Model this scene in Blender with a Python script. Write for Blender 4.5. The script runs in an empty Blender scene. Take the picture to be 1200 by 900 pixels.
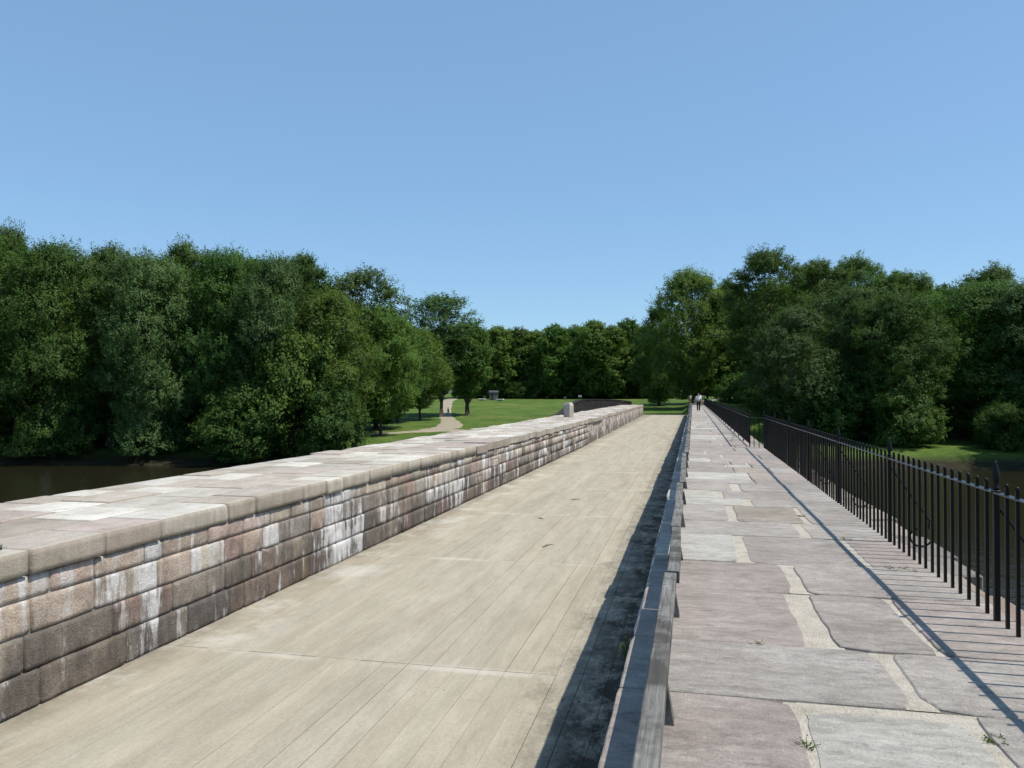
import bpy, bmesh, math, random
import numpy as np
R = math.radians
PI = math.pi
scene = bpy.context.scene
COL = scene.collection
rng = random.Random(7)

# ------------------------------------------------------------------ camera numbers
F = 933.0; YAW = math.atan(212 / F); S, Cc = math.sin(YAW), math.cos(YAW); HY = 463.0; EYE = 1.6
def at(px, dist):
    """ground position seen in picture column px, dist metres in front of the camera"""
    u = (px - 600) / F
    return dist * (-S + u * Cc), dist * (Cc + u * S)
def height_for(py, dist):
    return EYE + (HY - py) * dist / F

def sm(a, b, x):
    t = min(1.0, max(0.0, (x - a) / (b - a))); return t * t * (3 - 2 * t)

# ------------------------------------------------------------------ terrain
PR = [(-140, -1.0), (-112, -5.5), (-104, -8.6), (-30, -10), (-6, -8.6), (0, -7), (3, -6.2), (8, -5.3), (30, -4.3), (70, -3.1), (110, -1.3), (150, 0.2), (220, 1.0), (800, 4)]
def prof(t):
    if t <= PR[0][0]: return PR[0][1]
    for (a, b), (c, d) in zip(PR, PR[1:]):
        if t <= c: return b + (d - b) * (t - a) / (c - a)
    return PR[-1][1]
def yb(x): return 96 + 0.17 * max(-110, min(110, x))
def ground_z(x, y):
    z = prof(y - yb(x))
    k = sm(160, 250, y)
    left = -1.78 + 2.08 * sm(131, 235, y); right = -0.12 + 0.42 * k
    e = left + (right - left) * sm(-1.6, -0.5, x)
    if x < -11: m = sm(119, 134, y) * sm(-19, -11, x)
    else: m = sm(126.5, 136, y) * (1 - sm(30, 60, x))
    return z + (e - z) * m

# ------------------------------------------------------------------ helpers
class MB:
    def __init__(s): s.v = []; s.f = []; s.c = []; s.mi = []
    def add(s, vs, fs, col=(1, 1, 1), mi=0):
        o = len(s.v); s.v += [tuple(p) for p in vs]
        s.f += [tuple(i + o for i in f) for f in fs]; s.mi += [mi] * len(fs)
        s.c += [tuple(col) if len(col) == 4 else tuple(col) + (1.0,)] * len(vs)
    def box(s, x0, x1, y0, y1, z0, z1, col=(1, 1, 1), bev=0.0, jit=0.0, mi=0, rz=0.0):
        if bev <= 0:
            vs = [(x, y, z) for x in (x0, x1) for y in (y0, y1) for z in (z0, z1)]
            fs = [(0, 1, 3, 2), (4, 6, 7, 5), (0, 4, 5, 1), (2, 3, 7, 6), (0, 2, 6, 4), (1, 5, 7, 3)]
        else:
            cx, cy, cz = (x0 + x1) / 2, (y0 + y1) / 2, (z0 + z1) / 2
            hx, hy, hz = (x1 - x0) / 2, (y1 - y0) / 2, (z1 - z0) / 2
            vs = []; ix = {}
            for sx in (-1, 1):
                for sy in (-1, 1):
                    for sz in (-1, 1):
                        j = [rng.uniform(-jit, jit) for _ in range(3)]
                        bb = bev * rng.uniform(.7, 1.5) if jit else bev
                        for a in range(3):
                            d = [hx, hy, hz]
                            for q in range(3):
                                if q != a: d[q] -= min(bb, d[q] * .45)
                            ix[(sx, sy, sz, a)] = len(vs)
                            vs.append((cx + sx * d[0] + j[0], cy + sy * d[1] + j[1], cz + sz * d[2] + j[2]))
            fs = []
            for a in range(3):
                for sgn in (-1, 1):
                    q = []
                    for (p, r) in ((-1, -1), (1, -1), (1, 1), (-1, 1)):
                        k = [p, r]; k.insert(a, sgn); q.append(ix[(*k, a)])
                    fs.append(tuple(q))
                b, c = [w for w in range(3) if w != a]
                for p in (-1, 1):
                    for r in (-1, 1):
                        k0 = [0, 0, 0]; k0[b] = p; k0[c] = r
                        lo = list(k0); lo[a] = -1; hi = list(k0); hi[a] = 1
                        fs.append((ix[(*lo, b)], ix[(*hi, b)], ix[(*hi, c)], ix[(*lo, c)]))
            for sx in (-1, 1):
                for sy in (-1, 1):
                    for sz in (-1, 1):
                        fs.append((ix[(sx, sy, sz, 0)], ix[(sx, sy, sz, 1)], ix[(sx, sy, sz, 2)]))
        if rz:
            ca, sa = math.cos(rz), math.sin(rz); cx, cy = (x0 + x1) / 2, (y0 + y1) / 2
            vs = [(cx + (x - cx) * ca - (y - cy) * sa, cy + (x - cx) * sa + (y - cy) * ca, z) for x, y, z in vs]
        s.add(vs, fs, col, mi)
    def rough(s, x0, x1, y0, y1, z0, z1, col, r=.025, amp=.008, step=.055, faces=('x', 'z', 'y')):
        """hand-dressed stone: a worn, slightly lumpy block with rounded and chipped arrises"""
        from mathutils import noise as mn, Vector as V
        lo, hi = (x0, y0, z0), (x1, y1, z1); seed = rng.uniform(0, 90)
        tilt = [rng.uniform(-.006, .006) for _ in range(4)]
        def shape(p):
            n3 = mn.noise(V((p[0] * 6 + seed, p[1] * 6, p[2] * 6))); n4 = mn.noise(V((p[0] * 2.6, p[1] * 2.6 + seed, p[2] * 2.6)))
            rr = r * (1 + .9 * max(0, n3) + 1.6 * max(0, n4 - .18) * 2)
            q = [min(max(p[k], lo[k] + rr), hi[k] - rr) if hi[k] - lo[k] > 2 * rr else (lo[k] + hi[k]) / 2 for k in range(3)]
            d = [p[k] - q[k] for k in range(3)]; L = math.sqrt(sum(v * v for v in d))
            if L > 1e-6: q = [q[k] + d[k] / L * min(L, rr) for k in range(3)]
            a = amp * (n3 * .6 + mn.noise(V((p[0] * 15, p[1] * 15 + seed, p[2] * 15))) * .5)
            u, v = (p[1] - y0) / (y1 - y0) - .5, (p[2] - z0) / (z1 - z0) - .5
            return (q[0] + a + tilt[0] * u + tilt[1] * v, q[1] + a * .5 * (1 if u > 0 else -1), q[2] + a * .5 + tilt[2] * u)
        def grid(o, a, b):
            na = max(2, int(math.sqrt(sum(v * v for v in a)) / step)); nb = max(2, int(math.sqrt(sum(v * v for v in b)) / step))
            vs = [shape([o[k] + a[k] * i / na + b[k] * j / nb for k in range(3)]) for j in range(nb + 1) for i in range(na + 1)]
            fs = [(j * (na + 1) + i, j * (na + 1) + i + 1, (j + 1) * (na + 1) + i + 1, (j + 1) * (na + 1) + i) for j in range(nb) for i in range(na)]
            s.add(vs, fs, col)
        dx, dy, dz = (x1 - x0, 0, 0), (0, y1 - y0, 0), (0, 0, z1 - z0)
        if 'x' in faces: grid((x1, y0, z0), dy, dz)
        if 'z' in faces: grid((x0, y0, z1), dx, dy)
        if 'b' in faces: grid((x0, y1, z0), dx, (0, y0 - y1, 0))
        if 'y' in faces: grid((x0, y0, z0), dx, dz); grid((x1, y1, z0), (x0 - x1, 0, 0), dz)
        if 'w' in faces: grid((x0, y1, z0), (0, y0 - y1, 0), dz)
    def tube(s, pts, rad, n=8, col=(1, 1, 1), cap=True, mi=0):
        pts = [np.array(p, float) for p in pts]
        if not hasattr(rad, '__len__'): rad = [rad] * len(pts)
        vs = []; fs = []
        ref = np.array((0.31, 0.95, 0.03))
        for i, p in enumerate(pts):
            d = pts[min(i + 1, len(pts) - 1)] - pts[max(i - 1, 0)]
            d /= np.linalg.norm(d) + 1e-9
            u = np.cross(d, ref); u /= np.linalg.norm(u) + 1e-9; w = np.cross(d, u)
            for k in range(n):
                a = 2 * PI * (k + .5) / n
                vs.append(p + rad[i] * (u * math.cos(a) + w * math.sin(a)))
        for i in range(len(pts) - 1):
            for k in range(n):
                a, b = i * n + k, i * n + (k + 1) % n
                fs.append((a, b, b + n, a + n))
        if cap:
            fs.append(tuple(range(n))); fs.append(tuple(range((len(pts) - 1) * n, len(pts) * n)))
        s.add(vs, fs, col, mi)
    def lathe(s, prof_, c=(0, 0, 0), n=10, col=(1, 1, 1), mi=0):
        vs = []; fs = []
        for r, z in prof_:
            for k in range(n):
                a = 2 * PI * k / n; vs.append((c[0] + r * math.cos(a), c[1] + r * math.sin(a), c[2] + z))
        m = len(prof_)
        for i in range(m - 1):
            for k in range(n):
                a, b = i * n + k, i * n + (k + 1) % n; fs.append((a, b, b + n, a + n))
        fs.append(tuple(range(n))); fs.append(tuple(range((m - 1) * n, m * n)))
        s.add(vs, fs, col, mi)
    def mesh(s, name, mats, fix=True, smooth=False, weld=False):
        me = bpy.data.meshes.new(name)
        me.from_pydata(s.v, [], s.f)
        ca = me.color_attributes.new('Col', 'FLOAT_COLOR', 'POINT')
        ca.data.foreach_set('color', np.array(s.c, np.float32).ravel())
        for m in (mats if isinstance(mats, (list, tuple)) else [mats]): me.materials.append(m)
        me.polygons.foreach_set('material_index', s.mi)
        if smooth: me.polygons.foreach_set('use_smooth', [True] * len(me.polygons))
        if fix:
            bm = bmesh.new(); bm.from_mesh(me); weld and bmesh.ops.remove_doubles(bm, verts=bm.verts, dist=4e-4); bmesh.ops.recalc_face_normals(bm, faces=bm.faces); bm.to_mesh(me); bm.free()
        me.update(); return me
    def build(s, name, mats, parent=None, **k):
        return link(name, s.mesh(name, mats, **k), parent)

def link(name, data, parent=None, loc=None):
    o = bpy.data.objects.new(name, data); COL.objects.link(o)
    if parent: o.parent = parent
    if loc: o.location = loc
    return o
def tag(o, label=None, cat=None, group=None, kind=None):
    if label: o['label'] = label
    if cat: o['category'] = cat
    if group: o['group'] = group
    if kind: o['kind'] = kind
    return o
def thing(name, label, cat, loc=(0, 0, 0), group=None):
    return tag(link(name, None, None, loc), label, cat, group)

# ------------------------------------------------------------------ materials
class N:
    def __init__(s, name, rough=.8, spec=.3):
        s.m = bpy.data.materials.new(name); s.m.use_nodes = True; s.t = s.m.node_tree
        s.p = s.t.nodes['Principled BSDF']; s.out = s.t.nodes['Material Output']
        s.p.inputs['Roughness'].default_value = rough; s.p.inputs['Specular IOR Level'].default_value = spec
        s.geo = s.n('ShaderNodeNewGeometry')
    def n(s, t, **k):
        x = s.t.nodes.new(t)
        for a, b in k.items(): setattr(x, a, b)
        return x
    def l(s, a, b): s.t.links.new(a, b)
    def put(s, inp, v):
        if hasattr(v, 'is_output'): s.l(v, inp)
        else: inp.default_value = v
    def pos(s, scale=(1, 1, 1), obj=False):
        m = s.n('ShaderNodeMapping'); m.inputs['Scale'].default_value = scale
        if obj: s.l(s.n('ShaderNodeTexCoord').outputs['Object'], m.inputs['Vector'])
        else: s.l(s.geo.outputs['Position'], m.inputs['Vector'])
        return m.outputs[0]
    def noise(s, scale=1., sv=(1, 1, 1), detail=4, rough=.55, dist=0., obj=False):
        x = s.n('ShaderNodeTexNoise'); x.inputs['Scale'].default_value = scale; x.inputs['Detail'].default_value = detail
        x.inputs['Roughness'].default_value = rough; x.inputs['Distortion'].default_value = dist
        s.l(s.pos(sv, obj), x.inputs['Vector']); return x.outputs['Fac']
    def nz(s, *a, lo=.3, hi=.7, **k): return s.ramp(s.noise(*a, **k), lo, hi)
    def ramp(s, f, a, b, lo=0., hi=1.):
        x = s.n('ShaderNodeMapRange'); x.clamp = True
        s.put(x.inputs[0], f); x.inputs[1].default_value = a; x.inputs[2].default_value = b
        x.inputs[3].default_value = lo; x.inputs[4].default_value = hi; return x.outputs[0]
    def math(s, op, a, b=0.):
        x = s.n('ShaderNodeMath', operation=op); s.put(x.inputs[0], a); s.put(x.inputs[1], b); return x.outputs[0]
    def mix(s, f, a, b, mode='MIX'):
        x = s.n('ShaderNodeMix', data_type='RGBA', blend_type=mode)
        s.put(x.inputs[0], f)
        for i, v in ((6, a), (7, b)):
            if hasattr(v, 'is_output'): s.l(v, x.inputs[i])
            else: x.inputs[i].default_value = (*v, 1) if len(v) == 3 else v
        return x.outputs[2]
    def attr(s): return s.n('ShaderNodeAttribute', attribute_name='Col').outputs['Color']
    def xyz(s):
        x = s.n('ShaderNodeSeparateXYZ'); s.l(s.geo.outputs['Position'], x.inputs[0]); return x.outputs
    def done(s, col, bump=None, dist=.01, strength=.6):
        s.put(s.p.inputs['Base Color'], col if hasattr(col, 'is_output') else (*col, 1))
        if bump is not None:
            b = s.n('ShaderNodeBump'); b.inputs['Distance'].default_value = dist; b.inputs['Strength'].default_value = strength
            s.put(b.inputs['Height'], bump); s.l(b.outputs[0], s.p.inputs['Normal'])
        return s.m

def mat_masonry():
    m = N('weathered_masonry', .93, .15)
    c = m.attr()
    c = m.mix(1, c, m.mix(m.nz(2.3, (1, 1, 1), 6, .7), (.66, .62, .60), (1.25, 1.25, 1.22)), 'MULTIPLY')
    fine = m.nz(42, (1, 1, 1), 4, .75)
    c = m.mix(1, c, m.mix(fine, (.70, .70, .70), (1.28, 1.27, 1.25)), 'MULTIPLY')
    x, y, z = m.xyz()
    # black lichen and soot runs, heavier on the low courses
    dark = m.noise(1.0, (2.6, 2.6, .9), 6, .68)
    band = m.noise(.16, (1, 1, .3), 3, .6)
    low = m.ramp(z, -.45, -1.2, -.08, .10)
    c = m.mix(m.ramp(m.math('ADD', m.math('ADD', dark, low), m.math('MULTIPLY', band, .25)), .62, .82, 0, .75), c, (.075, .066, .060))
    # lime runs; the alpha of each stone's colour says how much has washed over it
    lime = m.n('ShaderNodeAttribute', attribute_name='Col').outputs['Alpha']
    run = m.noise(1.0, (5., 5., .6), 7, .72, .35)
    thr = m.math('SUBTRACT', m.ramp(lime, 0, 1, .105, -.075), m.math('MULTIPLY', m.math('SUBTRACT', m.noise(1.1, (1, 1, 1.2), 4, .65), .5), .45))
    runs = m.ramp(m.math('SUBTRACT', run, thr), .47, .585)
    runs = m.math('MULTIPLY', runs, m.ramp(m.noise(5, (1, 1, .7), 6, .75), .32, .5, .35, 1))
    c = m.mix(m.math('MULTIPLY', runs, .92), c, m.mix(m.nz(2.2, (1, 1, .5), 4), (.45, .44, .415), (.68, .67, .67)))
    moss = m.noise(1.7, (1, 1, 1), 4, .6)
    c = m.mix(m.math('MULTIPLY', m.ramp(moss, .6, .7), m.ramp(z, -.9, -1.5, 0, .5)), c, (.07, .075, .04))
    return m.done(c, m.math('ADD', m.noise(8, (1, 1, 1), 6, .65), m.math('MULTIPLY', fine, .25)), .035, .9)
def mat_coping():
    m = N('coping_stone', .93, .15)
    c = m.attr()
    fine = m.nz(48, (1, 1, 1), 4, .75)
    c = m.mix(1, c, m.mix(fine, (.80, .80, .80), (1.18, 1.18, 1.17)), 'MULTIPLY')
    c = m.mix(1, c, m.mix(m.nz(1.9, (1, .6, 1), 6, .7), (.74, .72, .69), (1.16, 1.17, 1.18)), 'MULTIPLY')
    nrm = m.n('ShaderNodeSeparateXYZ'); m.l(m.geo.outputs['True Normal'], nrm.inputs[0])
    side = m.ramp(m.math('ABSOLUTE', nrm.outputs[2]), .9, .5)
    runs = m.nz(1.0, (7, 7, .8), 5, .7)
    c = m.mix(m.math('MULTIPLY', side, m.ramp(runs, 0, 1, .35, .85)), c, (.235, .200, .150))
    rust = m.noise(.55, (1, .35, 1), 4, .6)
    c = m.mix(m.ramp(rust, .66, .74, 0, .6), c, (.27, .16, .08))
    d = m.noise(3.1, (1, 1, 1), 7, .75)
    c = m.mix(m.ramp(d, .56, .72, 0, .6), c, (.15, .14, .12))
    return m.done(c, m.math('ADD', m.noise(7, (1, 1, 1), 6, .65), m.math('MULTIPLY', fine, .25)), .022, .8)
def mat_plain(name, col, rough=.85, var=.35, scale=12, bump=.006, spec=.25, obj=True):
    m = N(name, rough, spec)
    f = m.noise(scale, (1, 1, 1), 5, .65, obj=obj)
    c = m.mix(1, m.mix(0, col, col), m.mix(f, (1 - var,) * 3, (1 + var,) * 3), 'MULTIPLY')
    return m.done(c, f, bump, .6)
def mat_deck():
    m = N('deck_boards', .95, .1)
    c = m.attr()
    c = m.mix(1, c, m.mix(m.nz(1.0, (3.0, .5, 1), 6, .7), (.87, .865, .85), (1.11, 1.115, 1.125)), 'MULTIPLY')
    st = m.noise(.33, (2.2, .32, 1), 6, .65, .4)
    c = m.mix(m.ramp(st, .50, .72, 0, .45), c, (.235, .198, .145))
    lt = m.noise(.8, (3.2, .3, 1), 6, .7, .2)
    c = m.mix(m.ramp(lt, .54, .74, 0, .45), c, (.44, .40, .325))
    c = m.mix(1, c, m.mix(m.nz(4.5, (1.6, .35, 1), 6, .75), (.90, .90, .89), (1.09, 1.09, 1.09)), 'MULTIPLY')
    c = m.mix(1, c, m.mix(m.nz(34, (1, .6, 1), 4, .75), (.88, .88, .88), (1.1, 1.1, 1.1)), 'MULTIPLY')
    sp = m.noise(17, (1, 1, 1), 4, .75)
    yy = m.xyz()[1]
    fr = m.math('ABSOLUTE', m.math('SUBTRACT', m.math('FRACT', m.math('DIVIDE', m.math('ADD', yy, 51.85 + .06), 6.1)), .5))
    seam = m.math('MULTIPLY', m.ramp(fr, .476, .494), m.ramp(m.noise(.7, (1, 1, 1), 6, .75), .44, .60))
    c = m.mix(m.math('MULTIPLY', seam, .7), c, (.47, .44, .37))
    spm = m.math('MULTIPLY', m.ramp(sp, .62, .68), m.ramp(m.noise(.7, (1, .6, 1), 4), .5, .65))
    c = m.mix(m.math('MULTIPLY', spm, .6), c, (.11, .09, .07))
    x, y, z = m.xyz()
    # lime washed out of the berm wall, and silt along the towpath side, its dark colour also deepening the wall's shadow
    lime = m.math('MULTIPLY', m.ramp(x, -5.3, -6.5), m.ramp(m.noise(.6, (1, 1, 1), 6, .7), .50, .64))
    c = m.mix(m.math('MULTIPLY', lime, .75), c, (.55, .53, .48))
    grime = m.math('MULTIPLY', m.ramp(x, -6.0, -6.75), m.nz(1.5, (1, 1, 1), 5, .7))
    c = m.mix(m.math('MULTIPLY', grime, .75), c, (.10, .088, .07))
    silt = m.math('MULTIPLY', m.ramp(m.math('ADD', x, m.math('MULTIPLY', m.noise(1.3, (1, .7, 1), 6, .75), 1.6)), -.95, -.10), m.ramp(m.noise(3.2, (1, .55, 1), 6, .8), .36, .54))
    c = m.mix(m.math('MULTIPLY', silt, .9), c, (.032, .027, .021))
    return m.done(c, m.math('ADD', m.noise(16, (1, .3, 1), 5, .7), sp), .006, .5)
def mat_flag():
    m = N('flagstones', .9, .2)
    c = m.attr()
    st = m.nz(1.0, (2.0, 4.2, 3), 7, .8, 1.2)
    c = m.mix(1, c, m.mix(st, (.72, .715, .71), (1.2, 1.2, 1.2)), 'MULTIPLY')
    c = m.mix(1, c, m.mix(m.nz(1.1, (1, 1, 1), 7, .75), (.76, .735, .71), (1.18, 1.18, 1.17)), 'MULTIPLY')
    fine = m.nz(60, (1, 1, 1), 4, .75)
    c = m.mix(1, c, m.mix(fine, (.84, .84, .84), (1.14, 1.14, 1.13)), 'MULTIPLY')
    c = m.mix(1, c, m.mix(m.nz(11, (.7, 1.6, 1), 6, .8), (.80, .80, .80), (1.16, 1.16, 1.15)), 'MULTIPLY')
    dk = m.noise(3.6, (.7, 2.4, 1), 7, .8, .6)
    c = m.mix(m.ramp(dk, .55, .70, 0, .7), c, (.105, .095, .092))
    sp = m.noise(24, (1, 1, 1), 3, .65)
    c = m.mix(m.ramp(sp, .67, .73, 0, .7), c, (.075, .065, .055))
    rs = m.noise(1.9, (1, 1, 1), 5, .65)
    c = m.mix(m.ramp(rs, .63, .74, 0, .35), c, (.30, .22, .12))
    return m.done(c, m.math('ADD', m.noise(1.0, (7, 13, 5), 8, .8, .8), m.math('MULTIPLY', fine, .2)), .02, .9)
def mat_mortar():
    m = N('lime_mortar', .95, .1)
    c = m.mix(m.nz(5, (1, 1, 1), 6, .75), (.36, .32, .255), (.53, .485, .41))
    fine = m.nz(70, (1, 1, 1), 3, .75)
    c = m.mix(1, c, m.mix(fine, (.78, .78, .78), (1.16, 1.16, 1.16)), 'MULTIPLY')
    x, y, z = m.xyz()
    low = m.ramp(z, -.006, -.0075)
    c = m.mix(m.math('MULTIPLY', low, .75), c, (.075, .063, .048))
    gr = m.noise(1.3, (1, 1, 1), 5, .65)
    c = m.mix(m.ramp(gr, .62, .72, 0, .6), c, (.14, .12, .08))
    return m.done(c, fine, .008, .8)
def mat_wood():
    m = N('weathered_grey_timber', .85, .2)
    g = m.noise(1.0, (60, 2.2, 60), 5, .7, .3)
    c = m.mix(m.ramp(g, .3, .7), (.078, .071, .061), (.225, .218, .202))
    k = m.noise(2.6, (1, 1, 1), 4, .65)
    c = m.mix(m.ramp(k, .46, .62, 0, .8), c, (.045, .040, .035))
    l = m.noise(5.2, (1, .7, 1), 4, .65)
    c = m.mix(m.ramp(l, .60, .72, 0, .45), c, (.36, .375, .36))
    return m.done(c, g, .006, .8)
def mat_ground():
    m = N('meadow_grass', .95, .1)
    a = m.noise(.055, (1, 1, 1), 5, .6); b = m.noise(.9, (1, 1, 1), 6, .75)
    c = m.mix(m.ramp(b, .25, .75), (.048, .088, .016), (.095, .165, .034))
    c = m.mix(m.ramp(a, .45, .72, 0, .55), c, (.145, .155, .050))
    c = m.mix(1, c, m.mix(m.nz(.22, (1, 1, 1), 6, .7), (.66, .72, .62), (1.35, 1.24, 1.25)), 'MULTIPLY')
    f = m.noise(3.5, (1, .35, 1), 5, .75)
    c = m.mix(1, c, m.mix(f, (.6, .6, .6), (1.4, 1.4, 1.4)), 'MULTIPLY')
    x, y, z = m.xyz()
    mud = m.math('MULTIPLY', m.ramp(z, -5.7, -6.4), m.ramp(b, .25, .5, .6, 1))
    c = m.mix(mud, c, (.030, .026, .016))
    dirt = m.noise(.16, (1, 1, 1), 5, .65)
    c = m.mix(m.ramp(dirt, .62, .72, 0, .5), c, (.20, .165, .10))
    return m.done(c, m.math('ADD', b, f), .25, .8)
def mat_water():
    m = N('river_water', .10, .35)
    c = m.mix(m.noise(.05, (1, 1, 1), 3), (.016, .0145, .008), (.024, .0215, .011))
    return m.done(c, m.noise(.9, (1, 1, 1), 5, .65), .09, .6)
def mat_leaf(name, dark, light, trans=.36):
    m = N(name, .6, .14)
    c = m.mix(m.n('ShaderNodeAttribute', attribute_name='Leaf').outputs['Fac'], dark, light)
    h = m.n('ShaderNodeHueSaturation'); oi = m.n('ShaderNodeObjectInfo')
    m.put(h.inputs['Hue'], m.ramp(oi.outputs['Random'], 0, 1, .485, .512))
    m.put(h.inputs['Value'], m.ramp(m.math('FRACT', m.math('MULTIPLY', oi.outputs['Random'], 7.31)), 0, 1, .8, 1.15))
    m.l(c, h.inputs['Color']); c = h.outputs[0]
    m.l(c, m.p.inputs['Base Color'])
    t = m.n('ShaderNodeBsdfTranslucent'); m.l(m.mix(1, c, (1.25, 1.3, .7), 'MULTIPLY'), t.inputs['Color'])
    mx = m.n('ShaderNodeMixShader'); mx.inputs[0].default_value = trans
    m.l(m.p.outputs[0], mx.inputs[1]); m.l(t.outputs[0], mx.inputs[2]); m.l(mx.outputs[0], m.out.inputs[0])
    return m.m
def mat_attr(name, rough=.9, var=.25, scale=20, bump=.004):
    m = N(name, rough, .2); f = m.noise(scale, (1, 1, 1), 5, .65)
    return m.done(m.mix(1, m.attr(), m.mix(f, (1 - var,) * 3, (1 + var,) * 3), 'MULTIPLY'), f, bump, .6)

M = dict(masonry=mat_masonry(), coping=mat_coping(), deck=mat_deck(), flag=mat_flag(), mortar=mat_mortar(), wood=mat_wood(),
         ground=mat_ground(), water=mat_water(),
         joint=mat_plain('wall_joint_mortar', (.25, .235, .215), .95, .5, 9, .01, obj=False),
         core=mat_plain('rough_stone_core', (.22, .20, .18), .95, .5, 3, .05, obj=False),
         gap=mat_plain('dirt_in_gaps', (.055, .045, .032), .95, .4, 8, .004, obj=False),
         iron=mat_plain('black_painted_iron', (.004, .004, .0045), .42, .3, 30, .0008, .22, obj=False),
         railiron=mat_plain('worn_rail_paint', (.02, .021, .023), .24, .3, 30, .0008, .6, obj=False),
         bark=mat_plain('tree_bark', (.075, .060, .045), .95, .6, 5, .03),
         palebark=mat_plain('pale_tree_bark', (.26, .24, .20), .95, .6, 3, .02),
         darkstone=mat_plain('soot_black_stone', (.030, .028, .027), .95, .5, 1.4, .03, obj=False),
         path=mat_plain('path_gravel', (.29, .25, .185), .95, .3, .8, .02, obj=False),
         stain=mat_attr('stained_stone'),
         leafA=mat_leaf('leaves_deep_green', (.045, .092, .018), (.095, .168, .038)),
         leafB=mat_leaf('leaves_blue_green', (.049, .094, .027), (.106, .174, .056)),
         leafC=mat_leaf('leaves_fresh_green', (.060, .114, .020), (.125, .205, .043)),
         weed=mat_leaf('weed_leaves', (.06, .10, .02), (.13, .19, .045)))

# ------------------------------------------------------------------ setting: ground, river, path
def axis(lo, hi, f0, f1, fine, coarse):
    out = [lo]
    while out[-1] < hi:
        x = out[-1]; out.append(x + (fine if f0 <= x < f1 else coarse))
    return out
xs = axis(-640, 640, -80, 60, 2.0, 20); ys = axis(-160, 900, 70, 190, 2.0, 15)
nr = np.random.RandomState(3)
mb = MB()
vs = [(x, y, ground_z(x, y) + (nr.rand() - .5) * (.10 if y > 80 else 0)) for y in ys for x in xs]
nx = len(xs)
fs = [(j * nx + i, j * nx + i + 1, (j + 1) * nx + i + 1, (j + 1) * nx + i) for j in range(len(ys) - 1) for i in range(nx - 1)]
mb.add(vs, fs)
tag(mb.build('ground', M['ground'], fix=False, smooth=True), 'green meadow and river banks rising to the woods', kind='structure')
mb = MB(); mb.add([(-640, -60, -7), (640, -60, -7), (640, 220, -7), (-640, 220, -7)], [(0, 1, 2, 3)])
tag(mb.build('river', M['water'], fix=False), 'dark brown river passing under the aqueduct', kind='structure')

def drape(name, centre, mat, label, lift=.06):
    mb = MB(); vs = []; fs = []
    pts = []
    for (a, b) in zip(centre, centre[1:]):
        n = max(1, int(math.hypot(b[0] - a[0], b[1] - a[1]) / 1.5))
        for k in range(n): pts.append([a[q] + (b[q] - a[q]) * k / n for q in range(3)])
    pts.append(list(centre[-1]))
    m = 9
    for i, p in enumerate(pts):
        q0, q1 = pts[max(0, i - 1)], pts[min(len(pts) - 1, i + 1)]
        dx, dy = q1[0] - q0[0], q1[1] - q0[1]; L = math.hypot(dx, dy); nxx, nyy = -dy / L, dx / L
        e0, e1 = 1 + nr.uniform(-.12, .12), 1 + nr.uniform(-.12, .12)
        for k in range(m):
            t = (k / (m - 1) * 2 - 1) * p[2] / 2; t *= e0 if t < 0 else e1
            x, y = p[0] + nxx * t, p[1] + nyy * t
            vs.append((x, y, ground_z(x, y) + lift + (.0 if 0 < k < m - 1 else -.12)))
    for i in range(len(pts) - 1):
        for k in range(m - 1): fs.append((i * m + k, i * m + k + 1, (i + 1) * m + k + 1, (i + 1) * m + k))
    mb.add(vs, fs)
    return tag(mb.build(name, mat, fix=False, smooth=True), label, kind='structure')
drape('gravel_path', [(-76, 250, 3.4), (-70.3, 224.5, 3.4), (-58, 183, 3), (-51, 161, 3.2), (-45, 145, 4), (-41.0, 132, 5.4), (-41, 123, 4), (-46, 116, 2.6), (-56, 108, 2)], M['path'], 'tan gravel path winding down across the meadow')
drape('side_path', [(-43.0, 126.5, 5.2), (-36, 122.5, 5), (-27, 120.5, 4.6), (-22, 119, 3)], M['path'], 'worn gravel spur leading to the aqueduct wall', lift=.064)
drape('towpath', [(.6, 133, 2.6), (.6, 160, 2.6), (2, 190, 2.8), (7, 235, 2.8), (14, 300, 2.8)], M['path'], 'gravel towpath beyond the end of the paving', lift=.06)

# ------------------------------------------------------------------ trough deck
DZ = -1.65
mb = MB(); gap = MB()
def wx(y): return -6.72 - 0.0125 * max(0.0, y - 48)
tan = (.352, .315, .245)
y0 = -3.3 + .0
sec = [-3.5, 2.6]
while sec[-1] < 131: sec.append(sec[-1] + 6.1)
sec[-1] = 131.0
# the cross seam that falls 9.2 m ahead of the viewer
off = 9.15 - min(sec, key=lambda v: abs(v - 9.15))
sec = [v + off for v in sec]; sec[-1] = 131.2
for a, b in zip(sec, sec[1:]):
    x = -7.9
    while x < -.45:
        w = .302
        k = rng.gauss(1, .022); kk = rng.gauss(0, .003)
        gx = rng.choice((.002, .004, .005, .0065))
        dz = rng.uniform(-.0015, .0015)
        mb.box(x + gx, min(x + w - .001, -.40), a + .006, b - .004, DZ - .05, DZ + dz, (tan[0] * k + kk, tan[1] * k, tan[2] * k - kk * .6), bev=.002)
        x += w
gap.add([(-8.0, -3.6, DZ - .006), (-.36, -3.6, DZ - .006), (-.36, 131.3, DZ - .006), (-8.0, 131.3, DZ - .006)], [(0, 1, 2, 3)], mi=1)
o = len(mb.v); mb.v += gap.v; mb.c += gap.c; mb.f += [tuple(i + o for i in f) for f in gap.f]; mb.mi += [1]
tag(mb.build('deck', [M['deck'], M['gap']]), 'weathered tan plank floor of the drained trough', kind='structure')
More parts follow.
